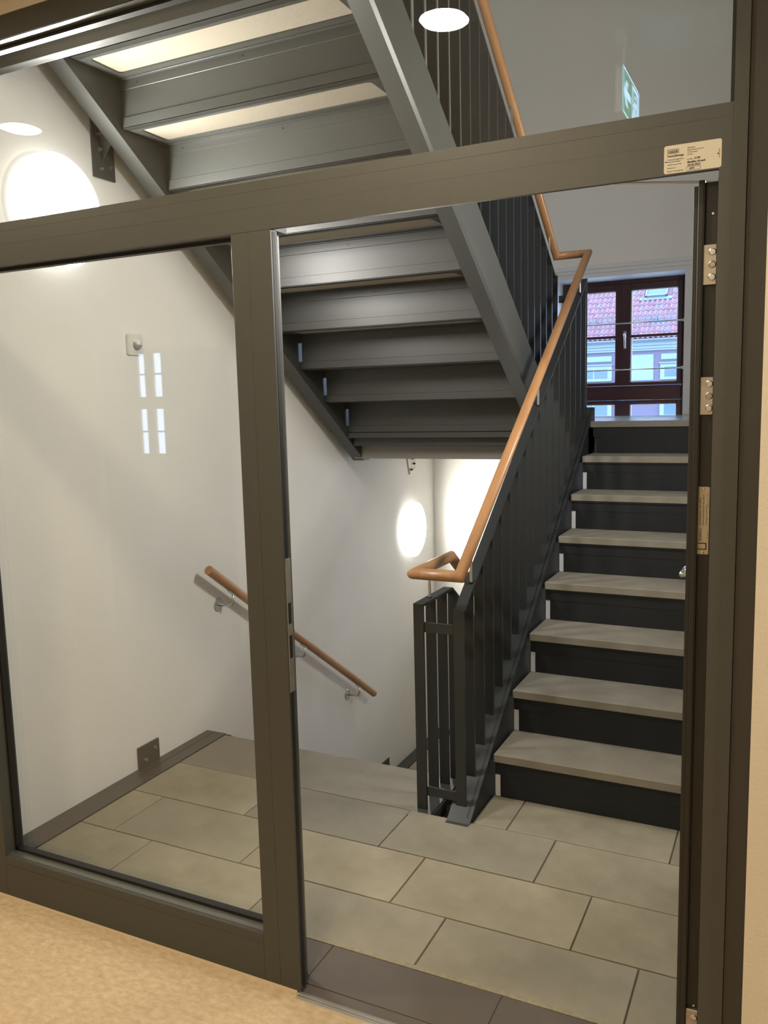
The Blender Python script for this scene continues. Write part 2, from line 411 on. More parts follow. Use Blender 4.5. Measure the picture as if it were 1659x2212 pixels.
for x0, x1, z0, z1 in ((-8.88, -8.84, .8, 2.42), (-8.715, -8.55, .8, 2.42), (-8.40, -8.34, .8, 2.42), (-8.88, -8.34, .8, .90), (-8.88, -8.34, 1.562, 1.743), (-8.88, -8.34, 2.375, 2.42), (-8.88, -8.34, 2.062, 2.086), (-8.88, -8.34, 1.216, 1.24)):
    box('sash_bar', x0, x1, -7.99, -7.95, z0, z1, M['corr_wall'], w2)
box('window_sill', -8.88, -8.36, -7.95, -7.80, 0.775, 0.792, M['white'], w2)
wallc('wall_corridor_end', -12.2, -12.0, -9.0, 0.0, 0, 2.676, label='far end of the corridor')
wallc('wall_corridor_end', 4.0, 4.2, -9.0, 0.0, 0, 2.676, label='near end of the corridor')
wallc('wall_room_side', 4.0, 4.2, -9.0, -8.0, 0, 2.676)

# ------------------------------------------------------------------ window on the half landing
wn = thing('window_1', (-1.146, 4.573, WZ0), 'red brown wooden casement window with roofs outside', None, kind='structure')
YW = 4.573
def wbar(name, x0, x1, z0, z1, dy=0.0, m='brown', th=0.06, bev=0.004):
    return box(name, x0, x1, YW + dy, YW + dy + th, z0, z1, M[m], wn, bev)
bm = bmesh.new()
for a in ((WX0 + .001, -1.545, WZ0 + .002, WZ1 - .001), (-.742, WX1 - .001, WZ0 + .002, WZ1 - .001), (-1.545, -.742, 2.375, WZ1 - .001), (-1.545, -.742, WZ0 + .002, WZ0 + .05)):
    bx(bm, a[0], a[1], YW + .012, YW + .075, a[2], a[3], 0.003)
put('window_frame', bm, M['brown'], wn)
wbar('cross_rail', -1.545, -.742, 1.547, 1.65, dy=-0.004, th=.07)
box('rail_bead', -1.545, -.742, YW - .012, YW - .004, 1.553, 1.562, M['brown'], wn)
box('rail_bead', -1.545, -.742, YW - .012, YW - .004, 1.638, 1.646, M['brown'], wn)
def sash(x0, x1, z0, z1, gx0, gx1, gz0, gz1, bar=None):
    bm = bmesh.new()
    for a in ((x0, gx0, z0, z1), (gx1, x1, z0, z1), (gx0, gx1, gz1, z1), (gx0, gx1, z0, gz0)):
        if a[1] > a[0]: bx(bm, a[0], a[1], YW - .006, YW + .05, a[2], a[3], 0.004)
    s = put('sash', bm, M['brown'], wn)
    if bar: box('glazing_bar', gx0, gx1, YW + .0, YW + .045, bar - .009, bar + .009, M['brown'], s, .003)
    bm = bmesh.new(); t = .004
    for a in ((gx0, gx0 + t, gz0, gz1), (gx1 - t, gx1, gz0, gz1), (gx0, gx1, gz1 - t, gz1), (gx0, gx1, gz0, gz0 + t)):
        bx(bm, a[0], a[1], YW + .018, YW + .03, a[2], a[3])
    put('glazing_seal', bm, M['white'], s)
    box('pane', gx0, gx1, YW + .022, YW + .028, gz0, gz1, M['wglass'], s)
sash(-1.545, -1.148, 1.652, 2.375, -1.502, -1.203, 1.675, 2.327, 2.003)
sash(-1.145, -.742, 1.652, 2.375, -1.092, -.774, 1.675, 2.327, 2.003)
sash(-1.545, -1.148, .77, 1.546, -1.502, -1.203, .83, 1.517, 1.1)
sash(-1.145, -.742, .77, 1.546, -1.092, -.774, .83, 1.517, 1.1)
box('cover_strip', -1.158, -1.135, YW - .014, YW - .006, 1.652, 2.37, M['brown'], wn, .003)
bm = bmesh.new(); disc(bm, (-1.131, YW - .014, 2.030), (0, -1, 0), .011, .008, 20); bx(bm, -1.140, -1.122, YW - .024, YW - .012, 1.985, 2.035, .003)
hb = put('handle', bm, M['steel_bright'], wn, 'brushed metal window handle')
bm = bmesh.new(); tube(bm, [(-1.131, YW - .02, 2.02), (-1.131, YW - .055, 2.015), (-1.126, YW - .06, 1.995), (-1.124, YW - .058, 1.915)], .0075, 12)
put('lever', bm, M['steel_bright'], hb, smooth=True)
# rods across the reveal
for z in (2.079, 1.760):
    rod = thing('safety_rod', (-1.146, 4.36, z), ('upper' if z > 2 else 'lower') + ' stainless safety rod across the landing window', 'rod', 'safety rods across the landing window')
    bm = bmesh.new(); tube(bm, [(WX0 + .001, 4.36, z), (WX1 - .001, 4.36, z)], .0045, 12); put('bar', bm, M['steel_bright'], rod, smooth=True)
    for xx, d in ((WX0, 1), (WX1, -1)):
        bm = bmesh.new(); disc(bm, (xx, 4.36, z), (d, 0, 0), .010, .018, 16); put('socket', bm, M['steel_bright'], rod)
# architrave around the window
ar = thing('trim_5', (-1.146, YF, 2.4), 'white moulded architrave around the landing window', None, kind='structure')
for i, (z0, z1, d) in enumerate(((2.404, 2.432, .012), (2.432, 2.458, .020), (2.458, 2.474, .030), (2.474, 2.488, .022))):
    box('moulding', WX0 - .10 - i * .01, WX1 + .085 + i * .01, YF - d, YF, z0, z1, M['white'], ar, .002)
for x0, x1 in ((WX1, WX1 + .085), (WX0 - .085, WX0)):
    box('moulding', x0, x1, YF - .012, YF, 1.44, 2.404, M['white'], ar, .002)
bm = bmesh.new()
bx(bm, WX1 - .001, WX1 + .001, YF - .01, YW + .01, WZ0, WZ1); bx(bm, WX0 - .001, WX0 + .001, YF - .01, YW + .01, WZ0, WZ1); bx(bm, WX0, WX1, YF - .01, YW + .01, WZ1 - .001, WZ1 + .001)
put('reveal_lining', bm, M['white'], ar)

# ================================================================== GLAZED PARTITION
gp = thing('glazed_partition', (-1.2, 0.035, 0), 'olive grey metal framed glazed partition with fixed left pane and transom light', 'glass partition')
def fr(name, x0, x1, y0, y1, z0, z1, m='frame', bev=.0012, label=None, parent=gp):
    return box(name, x0, x1, y0, y1, z0, z1, M[m], parent, bev, label)
# head rail
fr('head_rail', -2.60, -0.061, 0.0, 0.075, 2.590, 2.650)
# left stile
fr('stile', -2.60, -2.270, 0.0, 0.075, 0.0, 2.590)
# transom
bm = bmesh.new()
bx(bm, -2.270, -0.1231, 0.0, 0.032, 2.0861, 2.110, .0002); bx(bm, -2.270, -0.1231, 0.0, 0.075, 2.04865, 2.0860, .0002); bx(bm, -2.270, -1.1485, 0.0, 0.075, 1.994, 2.0486, .0002); bx(bm, -1.1485, -0.1231, 0.0, 0.012, 1.994, 2.0486); bx(bm, -1.1485, -0.1231, 0.012, 0.075, 2.022, 2.0486)
bx(bm, -2.270, -0.124, 0.0012, 0.030, 2.030, 2.105)
tr = put('transom', bm, M['frame'], gp)
# mullion
bm = bmesh.new()
bx(bm, -1.264, -1.2135, 0.0, 0.075, 0.0, 1.994, .001); bx(bm, -1.213, -1.1485, 0.0, 0.030, 0.0, 1.994, .001); bx(bm, -1.213, -1.172, 0.030, 0.075, 0.0, 1.994, .001); bx(bm, -1.22, -1.20, .001, .07, 0, 1.994)
mu = put('mullion', bm, M['frame'], gp)
for x0, x1, y0, y1, mm in ((-1.1490, -1.1475, .008, .022, 'gasket'), (-1.172, -1.150, .030, .033, 'gasket'), (-1.1725, -1.170, .033, .071, 'bead')):
    box('door_seal', x0, x1, y0, y1, 0.012, 1.99, M[mm], mu)
sp = box('strike_plate', -1.1488, -1.1465, .006, .028, 0.84, 1.19, M['zinc'], mu, .0005)
for z0, z1 in ((1.02, 1.075), (0.93, 0.99)): box('strike_hole', -1.1467, -1.1462, .010, .024, z0, z1, M['gasket'], mu)
# right jamb
bm = bmesh.new()
bx(bm, -0.1465, -0.1231, 0.0, 0.032, 0.0, 1.9938); bx(bm, -0.1230, -0.0985, 0.0, 0.075, 0.0, 2.590)
put('jamb', bm, M['frame'], gp)
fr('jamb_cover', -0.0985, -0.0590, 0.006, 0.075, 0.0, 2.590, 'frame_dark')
# bottom rail
bm = bmesh.new()
bx(bm, -2.270, -1.264, 0.0, 0.075, 0.0, 0.112, .001); bx(bm, -2.270, -1.264, 0.0, 0.040, 0.1125, 0.1405, .001); bx(bm, -2.27, -1.264, .001, .07, .1, .12)
put('bottom_rail', bm, M['frame'], gp)
fr('glazing_bead', -2.270, -1.264, 0.012, 0.046, 0.1405, 0.1415, 'bead', 0)
# upper glazing bead (lit underside of head rail)
fr('glazing_bead', -2.270, -0.123, 0.004, 0.034, 2.5885, 2.5895, 'bead', 0)
# gaskets around panes
def pane(x0, x1, z0, z1, y, glz='glass_pane', label=None):
    p = box(glz, x0, x1, y, y + .010, z0, z1, M['glass'], gp, label=label)
    bm = bmesh.new(); t = .009
    for a in ((x0, x0 + t, z0, z1), (x1 - t, x1, z0, z1), (x0, x1, z1 - t, z1), (x0, x1, z0, z0 + t)): bx(bm, a[0], a[1], y - .006, y + .016, a[2], a[3])
    put('gasket', bm, M['gasket'], p)
pane(-2.270, -1.264, 0.1418, 1.994, 0.046)
pane(-2.270, -0.123, 2.110, 2.588, 0.040)
# sticker
stk = put('approval_label', prism(bmesh.new(), rounded_rect(-0.2455, -0.1425, 1.9965, 2.048, .004), 'Y', -0.0006, -0.0001), M['paper'], tr, 'cream printed and handwritten label')
stk.parent = tr
EX, EZ = (1, 0, 0), (0, 0, 1)
TB = []
def stx(s, x, z, size, wd=None, m='ink_grey', bold=0.0, shear=0.0, ex=EX, ez=EZ):
    TB.append((s, x, z, size, wd, m, bold, shear, ex, ez))
stx('GEZE', -.2375, 2.0345, .0052, .0170, 'ink', .00015)
stx('Feststellanlage', -.2395, 2.0268, .0055, .030, 'ink', .00008)
stx('Nummer der allgemeinen', -.2395, 2.0210, .0030, .0295)
stx('Bauartgenehmigung', -.2395, 2.0172, .0030, .024)
stx('Abnahme durch Firma', -.2395, 2.0118, .0030, .026)
stx('Abnahme am', -.2395, 2.0058, .0030, .0155)
stx('Nächster Wartungstermin', -.2395, 1.9998, .0030, .029)
stx('GEZE GmbH', -.2035, 2.0385, .0030, .014)
stx('Reinhold-Vöster-Str. 21-29', -.2035, 2.0345, .0030, .029)
stx('71229 Leonberg', -.2035, 2.0305, .0030, .018)
stx('Germany', -.2035, 2.0265, .0030, .010)
stx('Z-6.500-', -.2035, 2.0175, .0032, .010)
stx('2108', -.1915, 2.0178, .0048, .0115, 'ink', .0001, .3)
stx('Metallbau Ahrendt', -.2035, 2.0118, .0050, .033, 'ink', .0001, .3)
stx('02.06.2022', -.2030, 2.0065, .0048, .0235, 'ink', .0001, .25)
stx('6/23', -.1995, 2.0002, .0048, .0095, 'ink', .0001, .25)
stx('HLN 170204', -.1455, 2.0140, .0024, .0165, 'ink_grey', 0, 0, (0, 0, 1), (-1, 0, 0))
def joinmesh(name, parts, material, parent, label=None):
    me = bpy.data.meshes.new(name); bm = bmesh.new()
    for p in parts: bm.from_mesh(p.data)
    bm.to_mesh(me); bm.free()
    for p in parts: bpy.data.objects.remove(p)
    return link(name, me, material, parent, label)
BASE[stk] = BASE[tr]
# lettering as children of the transom beside the label (a sub-part level)
for mm in ('ink', 'ink_grey'):
    ps = [text(s, sz, (x, -0.0008, z), ex, ez, M[mm], tr, bold=b, shear=sh, width=wd) for (s, x, z, sz, wd, m2, b, sh, ex, ez) in TB if m2 == mm]
    joinmesh('lettering', ps, M[mm], tr)
bm = bmesh.new()
for a in ((-.2390, -.2190, 2.0402, 2.0407), (-.2390, -.2190, 2.0330, 2.0335), (-.2390, -.2385, 2.0330, 2.0407), (-.2195, -.2190, 2.0330, 2.0407),
          (-.2045, -.1795, 2.0048, 2.0050), (-.2045, -.1795, 1.9985, 1.9987), (-.2045, -.2043, 1.9985, 2.005), (-.1797, -.1795, 1.9985, 2.005)):
    bx(bm, a[0], a[1], -.0011, -.0007, a[2], a[3])
disc(bm, (-.2420, -.0005, 2.0185), (0, -1, 0), .0013, .0008, 12); disc(bm, (-.1485, -.0005, 2.0215), (0, -1, 0), .0013, .0008, 12)
put('label_print', bm, M['ink'], tr)

# ------------------------------------------------------------------ open door leaf (seen on its hinge edge)
dr = thing('door_1', (-0.172, 0.05, 0.0), 'open glazed door leaf seen on its hinge edge with hinges and plaque', None, kind='structure')
bm = bmesh.new()
bx(bm, -0.1765, -0.150, 0.058, 0.130, 0.012, 1.985, .001)
bx(bm, -0.1955, -0.1765, 0.060, 0.130, 0.012, 1.976, .001)
bx(bm, -0.1765, -0.1745, 0.046, 0.060, 0.012, 1.988, .0004); bx(bm, -0.1865, -0.1765, 0.046, 0.062, 0.012, 1.988, .0008)
bx(bm, -0.1955, -0.1875, 0.050, 0.062, 0.012, 1.978, .0008)
bx(bm, -0.1515, -0.1495, 0.050, 0.060, 0.012, 1.990, .0004)
bx(bm, -0.1955, -0.150, 0.93, 1.03, 0.012, 1.985, .001); bx(bm, -0.1955, -0.150, 0.13, 0.93, 1.885, 1.985, .001); bx(bm, -0.1955, -0.150, 0.13, 0.93, 0.012, 0.15, .001)
put('leaf_frame', bm, M['leaf'], dr)
box('edge_groove', -0.1743, -0.1516, 0.0565, 0.0580, 0.02, 1.984, M['leaf'], dr)
box('glass_pane', -0.178, -0.168, 0.13, 0.93, 0.15, 1.885, M['glass'], dr)
box('gasket', -0.1880, -0.1865, 0.0495, 0.052, 0.012, 1.978, M['gasket'], dr)
def hinge(z0, z1):
    h = box('hinge', -0.1780, -0.1508, 0.0485, 0.0575, z0, z1, M['zinc'], dr, .0008, 'bright metal hinge plate', origin=(-0.165, 0.05, z0))
    zm = (z0 + z1) / 2
    for k, z in enumerate((zm + .024, zm, zm - .024)):
        bm = bmesh.new(); dome(bm, (-0.1585, 0.0486, z), (0, -1, 0), [(.0072, 0), (.0072, .0012), (.0056, .0020), (.0050, .0008), (.0030, .0008), (.0026, .0016), (0, .0016)], 20)
        put('screw', bm, M['steel_bright'] if k != 1 else M['zinc'], h, smooth=False)
    bm = bmesh.new(); tube(bm, [(-0.1780, 0.0500, z0 + .001), (-0.1780, 0.0500, z1 - .001)], .0022, 10); put('knuckle', bm, M['steel_bright'], h, smooth=True)
hinge(1.789, 1.866); hinge(1.535, 1.610); hinge(0.150, 0.232)
for z in (1.925, 0.238):
    bm = bmesh.new(); disc(bm, (-0.160, 0.0566, z), (0, -1, 0), .0022, .001, 12); put('screw', bm, M['steel_bright'], dr)
pq = put('plaque', prism(bmesh.new(), rounded_rect(-0.1755, -0.1530, 1.2505, 1.3895, .0025), 'Y', 0.0545, 0.0562), M['plaque'], dr, 'brushed metal name plate')
for z in (1.3855, 1.2545):
    bm = bmesh.new(); dome(bm, (-0.1640, 0.0545, z), (0, -1, 0), [(.0028, 0), (.0024, .0012), (.0010, .0018), (0, .0018)], 16); put('screw', bm, M['steel_bright'], pq)
UZ, LX = (0, 0, 1), (-1, 0, 0)
ps = []
for s, x, z, sz, wd, b in (('SCHÜCO', -.1672, 1.2780, .0062, .0260, .00025), ('Rauchschutztür  DIN 18095', -.1690, 1.3105, .0040, .0560, .00008), ('Schüco ADS 65.NI SP  RS-1/RS-2', -.1628, 1.3105, .0038, .0630, .0001),
                       ('Prüfzeugnis  P-1201/2012', -.1572, 1.3105, .0034, .0420, .00005), ('12-0457', -.1560, 1.3650, .0028, .0120, 0), ('6500174', -.1545, 1.3480, .0026, .0160, 0), ('Nr. 0142', -.1545, 1.2830, .0026, .0130, 0)):
    ps.append(text(s, sz, (x, 0.0542, z), UZ, LX, M['ink_grey'], pq, width=wd, bold=b))
joinmesh('lettering', ps, M['ink_grey'], pq)
bm = bmesh.new()
bx(bm, -.1740, -.1580, .0540, .0546, 1.2722, 1.2740); bx(bm, -.1740, -.1580, .0540, .0546, 1.2600, 1.2618); bx(bm, -.1590, -.1568, .0540, .0546, 1.2600, 1.2740, .0003)
put('emblem', bm, M['ink'], pq)
# lever on the far face
hd = put('lever_handle', disc(bmesh.new(), (-0.1955, 0.965, 1.04), (-1, 0, 0), .022, .008, 24), M['steel_bright'], dr, 'chrome lever handle')
pts = [(-0.20, 0.965, 1.04)] + bend((-0.20, 0.965, 1.04), (-0.292, 0.965, 1.04), (-0.292, 0.86, 1.04), .02) + [(-0.292, 0.86, 1.04)]
put('lever', tube(bmesh.new(), pts, .010, 14), M['steel_bright'], hd, smooth=True)
# closer arm
ca = bmesh.new()
def slat(bm, p, q, w, h):
    p, q = Vector(p), Vector(q); d = (q - p).normalized(); n = Vector((-d.y, d.x, 0)).normalized() * w / 2; u = Vector((0, 0, h / 2))
    loft(bm, [p - n - u, p + n - u, p + n + u, p - n + u], [q - n - u, q + n - u, q + n + u, q - n + u])
slat(ca, (-0.163, 0.176, 2.010), (-0.356, 0.070, 2.010), .010, .003)
slat(ca, (-0.166, 0.205, 2.018), (-0.360, 0.110, 2.018), .010, .003)
put('closer_arm', ca, M['white'], dr, 'pale metal closer arm')
box('closer_rail', -0.62, -0.16, 0.080, 0.105, 2.02, 2.05, M['frame'], gp, .002)

# ================================================================== UPWARD FLIGHT (right)
def str_z(y): return S * (y - 1.03)
uf = thing('staircase', (-0.45, 1.28, 0), 'upward flight of grey stone treads on dark steel beside the newel', 'stairs')
# stringer
bm = bmesh.new()
def stringer(bm, x0, x1, y0, y1, topf, depth, floor=None):
    pts = [(y0, topf(y0)), (y1, topf(y1)), (y1, topf(y1) - depth), (y0 + 0.001, topf(y0) - depth)]
    if floor is not None:
        yb = y0 + (depth) / S
        pts = [(y0, topf(y0)), (y1, topf(y1)), (y1, topf(y1) - depth), (yb, floor), (y0, floor)]
    prism(bm, pts, 'X', x0, x1)
stringer(bm, -1.139, -1.046, 1.016, 3.16, str_z, 0.33, -0.09)
sg = put('stringer', bm, M['riser'], uf)  # darker riser paint stands in for the web's dark reflections
bm = bmesh.new(); stringer(bm, -1.1385, -1.0465, 1.018, 3.155, lambda y: str_z(y) + .001, .003); put('stringer_lit_top', bm, M['guard'], sg)  # thin added skin in lighter paint for the lit top band
bm = bmesh.new(); stringer(bm, -1.066, -1.060, 1.05, 3.15, lambda y: str_z(y) + .0018, .004); put('groove_line', bm, M['gasket'], sg)  # thin black strip drawn in for the groove
bm = bmesh.new(); stringer(bm, XR - .06, XR - .005, 1.30, 3.16, lambda y: str_z(y), 0.33, 0.0); put('stringer', bm, M['steel'], uf)
bm = bmesh.new(); prism(bm, [(3.0, 1.40), (3.16, 1.438), (3.16, 1.30), (3.0, 1.2)], 'X', -1.139, -1.046)
prism(bm, [(3.05, 1.40), (3.05, 1.4390), (3.155, 1.4390), (3.155, 1.40)], 'X', -1.20, -1.085)
put('stringer_end', bm, M['steel'], uf)
# base plate at the foot
bm = bmesh.new()
prism(bm, [(-1.139, 1.016), (-1.048, 1.016), (-1.048, 1.05), (-1.139, 1.05)], 'Z', -0.09, 0.002)
put('foot_plate', bm, M['steel'], uf)
tread_me = None
for n in range(7):
    Y = 1.2837 + g_ * n; Z = r_ * (n + 1)
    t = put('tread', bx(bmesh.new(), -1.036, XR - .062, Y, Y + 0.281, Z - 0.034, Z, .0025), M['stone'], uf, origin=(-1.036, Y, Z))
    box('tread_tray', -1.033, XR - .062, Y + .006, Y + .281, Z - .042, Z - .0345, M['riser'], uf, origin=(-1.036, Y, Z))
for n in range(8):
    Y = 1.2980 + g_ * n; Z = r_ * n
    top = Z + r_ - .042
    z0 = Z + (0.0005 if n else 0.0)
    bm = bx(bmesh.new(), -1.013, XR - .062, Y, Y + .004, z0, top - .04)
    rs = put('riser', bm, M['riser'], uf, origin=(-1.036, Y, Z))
    if n < 7: box('gap_strip', -1.034, -1.0135, Y + .001, Y + .003, z0 + .001, top - .046, M['gap'], rs, label='white strip added for the bright slit beside the riser', origin=(-1.036, Y, Z))  # added pale strip imitates the bright slit between riser and stringer
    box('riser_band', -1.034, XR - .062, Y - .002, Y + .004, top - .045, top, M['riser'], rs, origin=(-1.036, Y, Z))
# landing nosing support
box('riser_cap', -1.036, XR - .062, 3.062, 3.10, 1.398, 1.4054, M['riser'], uf)

# ================================================================== DOWNWARD FLIGHT (left)
df = thing('staircase', (-1.9, 1.39, -0.54), 'downward flight dropping away beyond the landing edge along the lamp wall', 'stairs')
def dtop(y): return 0.0 - S * (y - 1.375) + .0
for n in range(5):
    Y = 1.39 + g_ * n; Z = -r_ * (n + 1)
    put('tread', bx(bmesh.new(), -2.40, -1.305, Y - .02, Y + .268, Z - .034, Z, .0025), M['stone_g'], df, origin=(-2.4, Y, Z))
for n in range(6):
    Y = 1.372 + g_ * n; Z = -r_ * n
    box('riser', -2.40, -1.305, Y, Y + .004, Z - .18, Z - .036, M['riser'], df, origin=(-2.4, Y, Z))
bm = bmesh.new(); prism(bm, [(1.40, 0.0), (2.90, -1.07), (2.90, -1.08), (2.5, -1.08), (1.40, -.33)], 'X', -2.49, -2.41); put('stringer', bm, M['steel'], df)
# inner stringer: level piece on the landing then down
bm = bmesh.new(); prism(bm, [(1.016, 0.0), (1.375, 0.0), (2.88, -1.072), (2.88, -1.08), (2.45, -1.08), (1.375, -.33), (1.016, -.10)], 'X', -1.297, -1.212); put('stringer', bm, M['steel'], df)
bm = bmesh.new(); bx(bm, -1.212, -1.206, 1.02, 1.6, -.05, -.006); put('edge_plate', bm, M['steel'], df)
# cover between stringers at the foot of the newel
cv = bmesh.new(); bx(cv, -1.212, -1.139, 1.016, 1.022, -.10, -.002); bx(cv, -1.212, -1.139, 1.20, 1.206, -.30, -.03); bx(cv, -1.149, -1.139, 1.02, 1.6, -.30, -.004)
put('fascia_plate', cv, M['steel'], df)
box('cover_plate', -1.2055, -1.150, 1.023, 1.55, -.062, -.055, M['steel'], df)
for y in (1.07, 1.12):
    box('bolt_hole', -1.1505, -1.1488, y, y + .018, -.045, -.025, M['gasket'], df)

# ================================================================== UPPER FLIGHT (overhead, left)
uu = thing('staircase', (-1.85, 2.68, 1.40), 'overhead flight with dark steel risers and cream tread soffits', 'stairs')
def botK(K): return lambda y: K + S * (2.681 - y)
YA, YB = 0.475, 2.93
# wall stringer
bm = bmesh.new()
def slope_prism(bm, sec, y0, y1, cut0=None, cut1=None):
    """sec: list of (x, K) ; vertical cuts at y0 and y1"""
    A = [(x, y0, K + S * (2.681 - y0)) for x, K in sec]; B = [(x, y1, K + S * (2.681 - y1)) for x, K in sec]
    loft(bm, A, B)
slope_prism(bm, [(-2.490, 1.372), (-2.4105, 1.368), (-2.4105, 1.640), (-2.490, 1.640)], YA, 2.89)
prism(bm, [(2.86, 1.44), (2.89, 1.22), (2.965, 1.22), (2.965, 1.314), (2.90, 1.40)], 'X', -2.490, -2.4105)
ws = put('stringer', bm, M['steel'], uu)
bm = bmesh.new()
slope_prism(bm, [(-1.288, 1.392), (-1.209, 1.368), (-1.200, 1.384), (-1.2005, 1.450), (-1.208, 1.462), (-1.2075, 1.636), (-1.288, 1.636)], YA, 3.00)
put('stringer', bm, M['steel'], uu, 'dark painted inner stringer')
# trays and risers
def tray_mesh(full=True):
    bm = bmesh.new(); x0, x1 = -2.4105, -1.288; y0, y1 = -0.2527 + .004, 0.0
    ox0, ox1, oy0, oy1 = -2.360, -1.345, -0.205, -0.047
    hole = rounded_rect(ox0, ox1, oy0, oy1, .018, 4)
    # ring plate: build as outer-inner strips top and bottom
    outer = []
    for px, py in hole:
        # project radially onto the outer rectangle by clamping
        cx, cy = (x0 + x1) / 2, (y0 + y1) / 2
        sx = (x1 - x0) / 2; sy = (y1 - y0) / 2
        dx, dy = px - cx, py - cy
        nx, ny = dx / ((ox1 - ox0) / 2), dy / ((oy1 - oy0) / 2)
        m_ = max(abs(nx), abs(ny)); nx, ny = nx / m_, ny / m_
        outer.append((cx + nx * sx, cy + ny * sy))
    n = len(hole)
    for z in (0.0, 0.006):
        pass
    V = {}
    for key, ring in (('h', hole), ('o', outer)):
        for z in (0.0, 0.006): V[key, z] = [bm.verts.new((p[0], p[1], z)) for p in ring]
    for i in range(n):
        j = (i + 1) % n
        bm.faces.new((V['h', 0.0][i], V['h', 0.0][j], V['o', 0.0][j], V['o', 0.0][i]))
        bm.faces.new((V['h', 0.006][i], V['o', 0.006][i], V['o', 0.006][j], V['h', 0.006][j]))
        bm.faces.new((V['h', 0.0][i], V['h', 0.006][i], V['h', 0.006][j], V['h', 0.0][j]))
        bm.faces.new((V['o', 0.0][i], V['o', 0.0][j], V['o', 0.006][j], V['o', 0.006][i]))
    bmesh.ops.recalc_face_normals(bm, faces=bm.faces)
    me = bpy.data.meshes.new('tread_tray'); bm.to_mesh(me); bm.free(); return me
tm = tray_mesh(); tm.materials.append(M['steel'])
sm = bpy.data.meshes.new('tread'); bm = bx(bmesh.new(), -2.405, -1.293, -.244, .016, .0061, .038, .002); bm.to_mesh(sm); bm.free(); sm.materials.append(M['soffit'])
bm = bmesh.new()
bx(bm, -2.4095, -1.289, .0, .004, .000, .180)     # panel carrier, plain (replaced below)
bm.free()
def riser_mesh(slit):
    bm = bmesh.new()
    x0 = -2.3995 if slit else -2.4035
    bx(bm, x0, -1.289, .004, .008, .040, .142)              # panel
    if not slit: bx(bm, -2.4105, -2.400, .0065, .0075, .04, .142)
    bx(bm, -2.4100, -1.289, .0, .008, .000, .0420, .0012)    # bottom band
    bx(bm, -2.4100, -1.289, .0, .008, .1415, .180, .0012)   # top band
    bx(bm, -2.4100, -1.289, .0, .030, .000, .004)
    bx(bm, -2.4100, -1.289, -.014, .004, .176, .1799, .0008) # top lip
    me = bpy.data.meshes.new('riser'); bmesh.ops.recalc_face_normals(bm, faces=bm.faces); bm.to_mesh(me); bm.free(); me.materials.append(M['steel']); return me
rmA, rmB = riser_mesh(True), riser_mesh(False)
rmC = rmA.copy(); bm = bmesh.new(); bm.from_mesh(rmC); bx(bm, -2.4100, -1.289, .0, .008, -.031, .001); bm.to_mesh(rmC); bm.free()
hole_me = bpy.data.meshes.new('rivet_hole'); bm = bmesh.new(); disc(bm, (0, 0, 0), (0, -1, 0), .0035, .0007, 10); bm.to_mesh(hole_me); bm.free(); hole_me.materials.append(M['gasket'])
for k in range(0, 9):
    loc = Vector((0, 2.681 - g_ * k, 1.40 + r_ * k))
    o = link('riser', rmC if k == 0 else (rmA if k < 3 else rmB), None, uu); o.location = loc - BASE[uu]; BASE[o] = loc
    for hx in (-2.32, -1.83, -1.33):
        h = link('rivet_hole', hole_me, None, o); h.location = (hx, 0.0, .160)
    if k < 8:
        base = Vector((0, 2.681 - g_ * k, 1.58 + r_ * k))
        o = link('tread_tray', tm, None, uu); o.location = base - BASE[uu]
        o = link('tread', sm, None, uu); o.location = base - BASE[uu]
# brackets fixing wall stringers
def anchor(parent, y0, y1, z0, z1, gusset=True, notch=None):
    bm = bmesh.new()
    prism(bm, notch or [(y0, z0), (y1, z0), (y1, z1), (y0, z1)], 'X', XW + .001, XW + .009)
    p = put('anchor_plate', bm, M['steel'], parent)
    for a, b in ((y0 + .035, z0 + .11), (y0 + .035, z0 + .035), (y1 - .03, z0 + .05)) if gusset else ((y0 + .04, z0 + .028), (y1 - .03, z0 + .06)):
        put('bolt', dome(bmesh.new(), (XW + .009, a, b), (1, 0, 0), [(.009, 0), (.009, .004), (.006, .004), (.006, .012), (0, .012)], 6), M['zinc'], p)
    return p
p = anchor(uu, .882, .998, 2.495, 2.75)
bm = bmesh.new(); prism(bm, [(-2.54, 2.56), (-2.44, 2.68), (-2.54, 2.68)], 'Y', .925, .933)
put('gusset', bm, M['steel'], uu)
bm = bmesh.new(); prism(bm, [(-2.54, 2.655), (-2.44, 2.655), (-2.44, 2.662), (-2.54, 2.662)], 'Y', .90, .985); put('gusset', bm, M['steel'], uu)
anchor(df, .915, 1.048, 0.005, .10, False)
anchor(df, 3.28, 3.40, -1.07, -.95, False)
an = thing('wall_bracket', (XW, 3.88, 1.1), 'grey steel bracket plate bolted to the wall under the half landing', 'bracket')
bm = bmesh.new(); prism(bm, [(3.80, 1.235), (3.96, 1.235), (3.965, 1.088), (3.862, 1.045)], 'X', XW + .001, XW + .010); put('plate', bm, M['zinc'], an)
for a, b in ((3.90, 1.16), (3.93, 1.12), (3.88, 1.08), (3.87, 1.17)): put('bolt', dome(bmesh.new(), (XW + .010, a, b), (1, 0, 0), [(.009, 0), (.009, .006), (.006, .006), (.006, .014), (0, .014)], 6), M['steel'], an)

